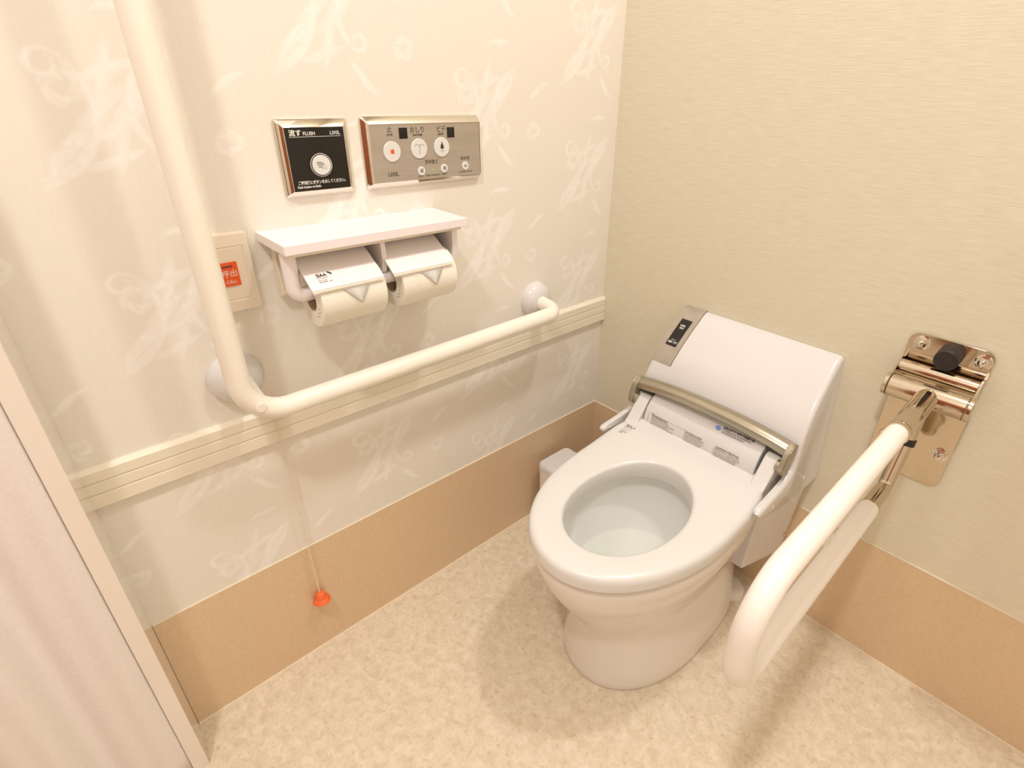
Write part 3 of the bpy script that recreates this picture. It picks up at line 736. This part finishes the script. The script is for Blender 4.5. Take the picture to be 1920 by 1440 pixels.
# control strip on the left of the sloping front
fr = [(-.0005, .7008), (-.008, .7003), (-.018, .6938), (-.050, .6663), (-.085, .6333), (-.112, .6013), (-.1195, .5890)]
def strip(mb, xa_off, xb_off, prof, lift):
    loops = []
    out = []
    for i, (y, z) in enumerate(prof):
        p, q2 = prof[max(i - 1, 0)], prof[min(i + 1, len(prof) - 1)]
        d_ = Vector((q2[0] - p[0], q2[1] - p[1])).normalized(); nrm = Vector((d_.y, -d_.x))
        if nrm.y < 0 and nrm.x > 0: nrm = -nrm
        if nrm.x > 0: nrm = -nrm
        out.append((y + nrm.x * lift, z + abs(nrm.y) * lift))
    a = [[(XC - hw(z) + xa_off, y, z), (XC - hw(z) + xb_off, y, z)] for y, z in out]
    b = [[(XC - hw(z) + xb_off, y - nrm0 * 0, z - .001), (XC - hw(z) + xa_off, y, z - .001)] for (y, z), nrm0 in zip([(y + .0012, z) for y, z in prof], [0] * len(prof))]
    return mb.loft([u + v for u, v in zip(a, b)])
ctrl = strip(MB(), -.0006, .056, fr, .0016).build('control_strip', 'panel_silver', tko, smooth=40)
strip(MB(), .0558, .0566, fr, .0012).build('strip_gap', 'dark', ctrl, smooth=40)
strip(MB(), .014, .0435, [(-.036, .6780), (-.050, .6663), (-.085, .6333), (-.0915, .6255)], .0021).build('display', 'black', ctrl, smooth=40)
fd = (Vector((0, -.050, .6663)) - Vector((0, -.085, .6333))).normalized(); fn = Vector((0, -fd.z, fd.y))
def onf(x, s):
    p = Vector((x, -.0675, .6498)) + fd * s + fn * .0027; return (p.x, p.y, p.z)
XL = XC - hw(.65)
lettering('display_lettering', [('LIXIL', onf(XL + .0295, .0235), .0066, 'CENTER', 1, .0002), ('ECO', onf(XL + .0295, .0165), .0055, 'CENTER', 1, .0002), ('パワー', onf(XL + .0285, -.0190), .0055, 'CENTER'), ('脱臭 節電', onf(XL + .0285, -.0255), .0056, 'CENTER', 1, .00015)], 'whiteink', ctrl, (Vector((1, 0, 0)), fd, fn))
# silver hinge bar arching over the nozzle housing
hb = MB(); loops = []
NB = 40; xe = .1975
for i in range(NB + 1):
    t = -1 + 2 * i / NB; x = XC + t * (xe - .012)
    zt = .5735 - .0155 * abs(t) ** 2.2; yc = -.170 - .004 * (1 - t * t)
    hh = .0240 + .003 * abs(t) ** 3
    loops.append([(x, yc + .020, zt - .004), (x, yc + .004, zt), (x, yc - .006, zt - .003), (x, yc - .012, zt - .009), (x, yc - .0125, zt - hh + .006), (x, yc - .010, zt - hh), (x, yc + .004, zt - hh), (x, yc + .020, zt - hh + .004)])
hb.loft(loops)
for s in (-1, 1):
    xo = XC + s * xe
    pr = [(-.150, .553), (-.168, .560), (-.180, .556), (-.190, .543), (-.198, .520), (-.200, .506), (-.195, .496), (-.185, .493), (-.176, .499), (-.170, .516), (-.155, .530)]
    hb.loft([[(x, y, z) for y, z in pr] for x in sorted((xo - s * .013, xo - s * .0025))])
    hb.loft([[(x, y * .97 - .0055, z * .985 + .008) for y, z in pr] for x in sorted((xo - s * .0025, xo))])
hbo = hb.build('hinge_bar', 'silver', tt, smooth=35, bevel=.0022, seg=3)
for s in (-1, 1):
    xo = XC + s * .1795
    MB().tube([(xo - s * .004, -.183, .508), (xo + s * .010, -.183, .508)], .0125, 24).build('hinge_barrel', 'silver', hbo, smooth=35)
for s in (-1, 1): MB().tube([(XC + s * .1440, -.166, .5290), (XC + s * .184, -.166, .5290)], .0075, 20).build('hinge_shaft', 'dark', hbo)
# pipe shroud under the casing
sh = MB(); pr = [(-.001, .405), (-.001, .150), (-.135, .150), (-.140, .155), (-.140, .405)]
q = [( -.1775, -.001), (-.1775, -.020), (-.150, -.140), (.150, -.140), (.1900, -.026), (.1900, -.001)]
sh.loft([[(XC + a * k, b, z) for a, b in [(-.176, -.003), (-.180, -.022), (-.152, -.142), (.152, -.142), (.186, -.026), (.186, -.003)]] for z, k in ((.158, .99), (.412, 1.06))])
sho = sh.build('pipe_shroud', 'white', tt, smooth=30, bevel=.004)
MB().lathe((XC + .1885, -.0235, .222), (.8, -.5, .2), [(.0055, -.003), (.0055, .002), (.004, .0045), (0, .005)], 20).build('shroud_screw', 'steel', sho)
MB().box(XC + .04, XC + .135, -.12, -.06, .150, .1585).build('shroud_foot', 'white', sho, smooth=0, bevel=.003)
# grey pipes behind the pedestal are hidden; a supply stub reaches the floor
# ------------------------------------------------------------------ sanitary bin between toilet and wall
bn = thing('waste_bin', (.095, -.21, 0), 'small white lidded waste bin on the floor left of the toilet', 'waste bin')
def rb(w, d, r, z): return [(.094 + a, -.208 + b, z) for a, b in rrect(w, d, r)]
MB().loft([rb(.128, .112, .014, .002), rb(.138, .120, .016, .190)]).build('body', 'holder', bn, smooth=40)
MB().loft([rb(.141, .123, .017, .190), rb(.141, .123, .017, .2035), rb(.134, .116, .015, .2085)]).build('lid', 'seat', bn, smooth=40)

# ------------------------------------------------------------------ folding handrail on the back wall
fr_ = thing('folding_handrail', (.8195, 0, .66), 'white folding support rail on a polished steel wall plate right of toilet', 'support rail')
px, pzc = .8195, .6465
W, Hh = .134, .293
pl = MB().loft([[(px + a, y, pzc + b) for a, b in rrect(W, Hh, .018, 8)] for y in (-.0025, -.0065)]).build('wall_plate', 'steel', fr_, smooth=30, bevel=.0006, seg=2)
def nut(x, z):
    q = MB(); q.lathe((x, -.0065, z), (0, -1, 0), [(.0135, 0), (.0135, .0018), (.0115, .0024), (.0115, .0026)], 28)
    hexa = [(x + .0105 * math.cos(math.radians(60 * k)), z + .0105 * math.sin(math.radians(60 * k))) for k in range(6)]
    q.loft([[(a, y, b) for a, b in hexa] for y in (-.009, -.015)])
    q.lathe((x, -.0145, z), (0, -1, 0), [(.0085, 0), (.0078, .004), (.0050, .0075), (0, .0088)], 24)
    q.build('nut', 'chrome', fr_, smooth=30)
nut(.7745, .7765); nut(.8720, .7730); nut(.8695, .5730); nut(.7745, .5720)
# rubber stopper
MB().lathe((.8225, -.0065, .7660), (0, -1, 0), [(.0200, 0), (.0195, .024), (.0190, .0300), (.0175, .0315), (0, .0315)], 40).build('stopper', 'rubber', fr_)
# bracket: two cheeks, rear roller, front roller
for s in (-1, 1):
    xo = px + s * .0665
    ck = []
    for k in range(13):
        a = math.radians(90 + 180 * k / 12); ck.append((-.066 + .0205 * math.cos(a), .7045 + .0215 * math.sin(a)))
    pr = [(-.0065, .742), (-.030, .748)] + [(y, z) for y, z in ck][0:] + [(-.050, .676), (-.0065, .690)]
    MB().loft([[(x, y, z) for y, z in pr] for x in sorted((xo, xo - s * .004))]).build('cheek', 'steel', fr_, smooth=30, bevel=.0006, seg=2)
    q = MB(); q.lathe((xo - s * .0000, -.066, .7045), (s, 0, 0), [(.0215, -.001), (.0215, .002), (.020, .0032), (0, .0036)], 36)
    q.build('pivot_cap', 'steel', fr_, smooth=40)
MB().tube([(px - .062, -.033, .7330), (px + .062, -.033, .7330)], .0125, 36).build('rear_roller', 'steel', fr_)
MB().tube([(px - .0615, -.066, .7045), (px + .0615, -.066, .7045)], .0212, 44).build('front_roller', 'steel', fr_)
for s in (-1, 1): MB().tube([(px + s * .0612, -.066, .7045), (px + s * .0600, -.066, .7045)], .0217, 44).build('roller_ring', 'dark', fr_)
# tubes
TZ, LZ = .7045, .5385; YE = -.724; HX = .8222
top_end = -.232; low_end = -.224
MB().tube([(HX, -.070, .7045), (HX, top_end - .012, TZ)], .0186, 36).build('upper_metal_tube', 'steel', fr_)
MB().lathe((HX, top_end + .004, TZ), (0, -1, 0), [(.0180, 0), (.0192, .001), (.0192, .005), (.0172, .0055)], 40).build('collar', 'steel', fr_)
rr = (TZ - LZ) / 2
pa = [(HX, top_end, TZ)] + fillet([(HX, top_end - .02, TZ), (HX, YE + .018, TZ), (HX, YE + .018, LZ), (HX, low_end - .02, LZ)], [rr - .016, rr - .016], 20) + [(HX, low_end, LZ)]
grip = MB().tube(pa, .0167, 44).build('grip_tube', 'grip2', fr_)
MB().lathe((HX, low_end - .003, LZ), (0, 1, 0), [(.0160, 0), (.0172, .001), (.0172, .004), (.0155, .005)], 40).build('collar', 'steel', fr_)
MB().tube([(HX, low_end - .01, LZ), (HX, -.160, LZ)], .0150, 36).build('lower_metal_tube', 'steel', fr_)
MB().tube(fillet([(HX, -.172, LZ + .002), (HX, -.142, LZ + .004), (HX, -.085, TZ - .010)], .02, 8), .0128, 28).build('riser_strut', 'steel', fr_)
MB().tube([(HX, -.1110, .622), (HX, -.1075, .634)], .0155, 32).build('rubber_ring', 'rubber', fr_)
# small rubber bumper under the upper tube
MB().lathe((HX + .004, -.535, TZ - .0140), (0, 0, -1), [(.013, 0), (.012, .012), (.009, .016), (0, .0165)], 28).build('bumper', 'grip2', fr_)
# ------------------------------------------------------------------ unseen block added off-view at the right to shade the back wall
bk = MB().box(.935, 1.36, -.125, -.001, .955, 1.02).build('shadow_blocker', 'white', smooth=0, bevel=.004)
tag(bk, 'white block added out of view right of the folding rail to shade the back wall', 'shelf')
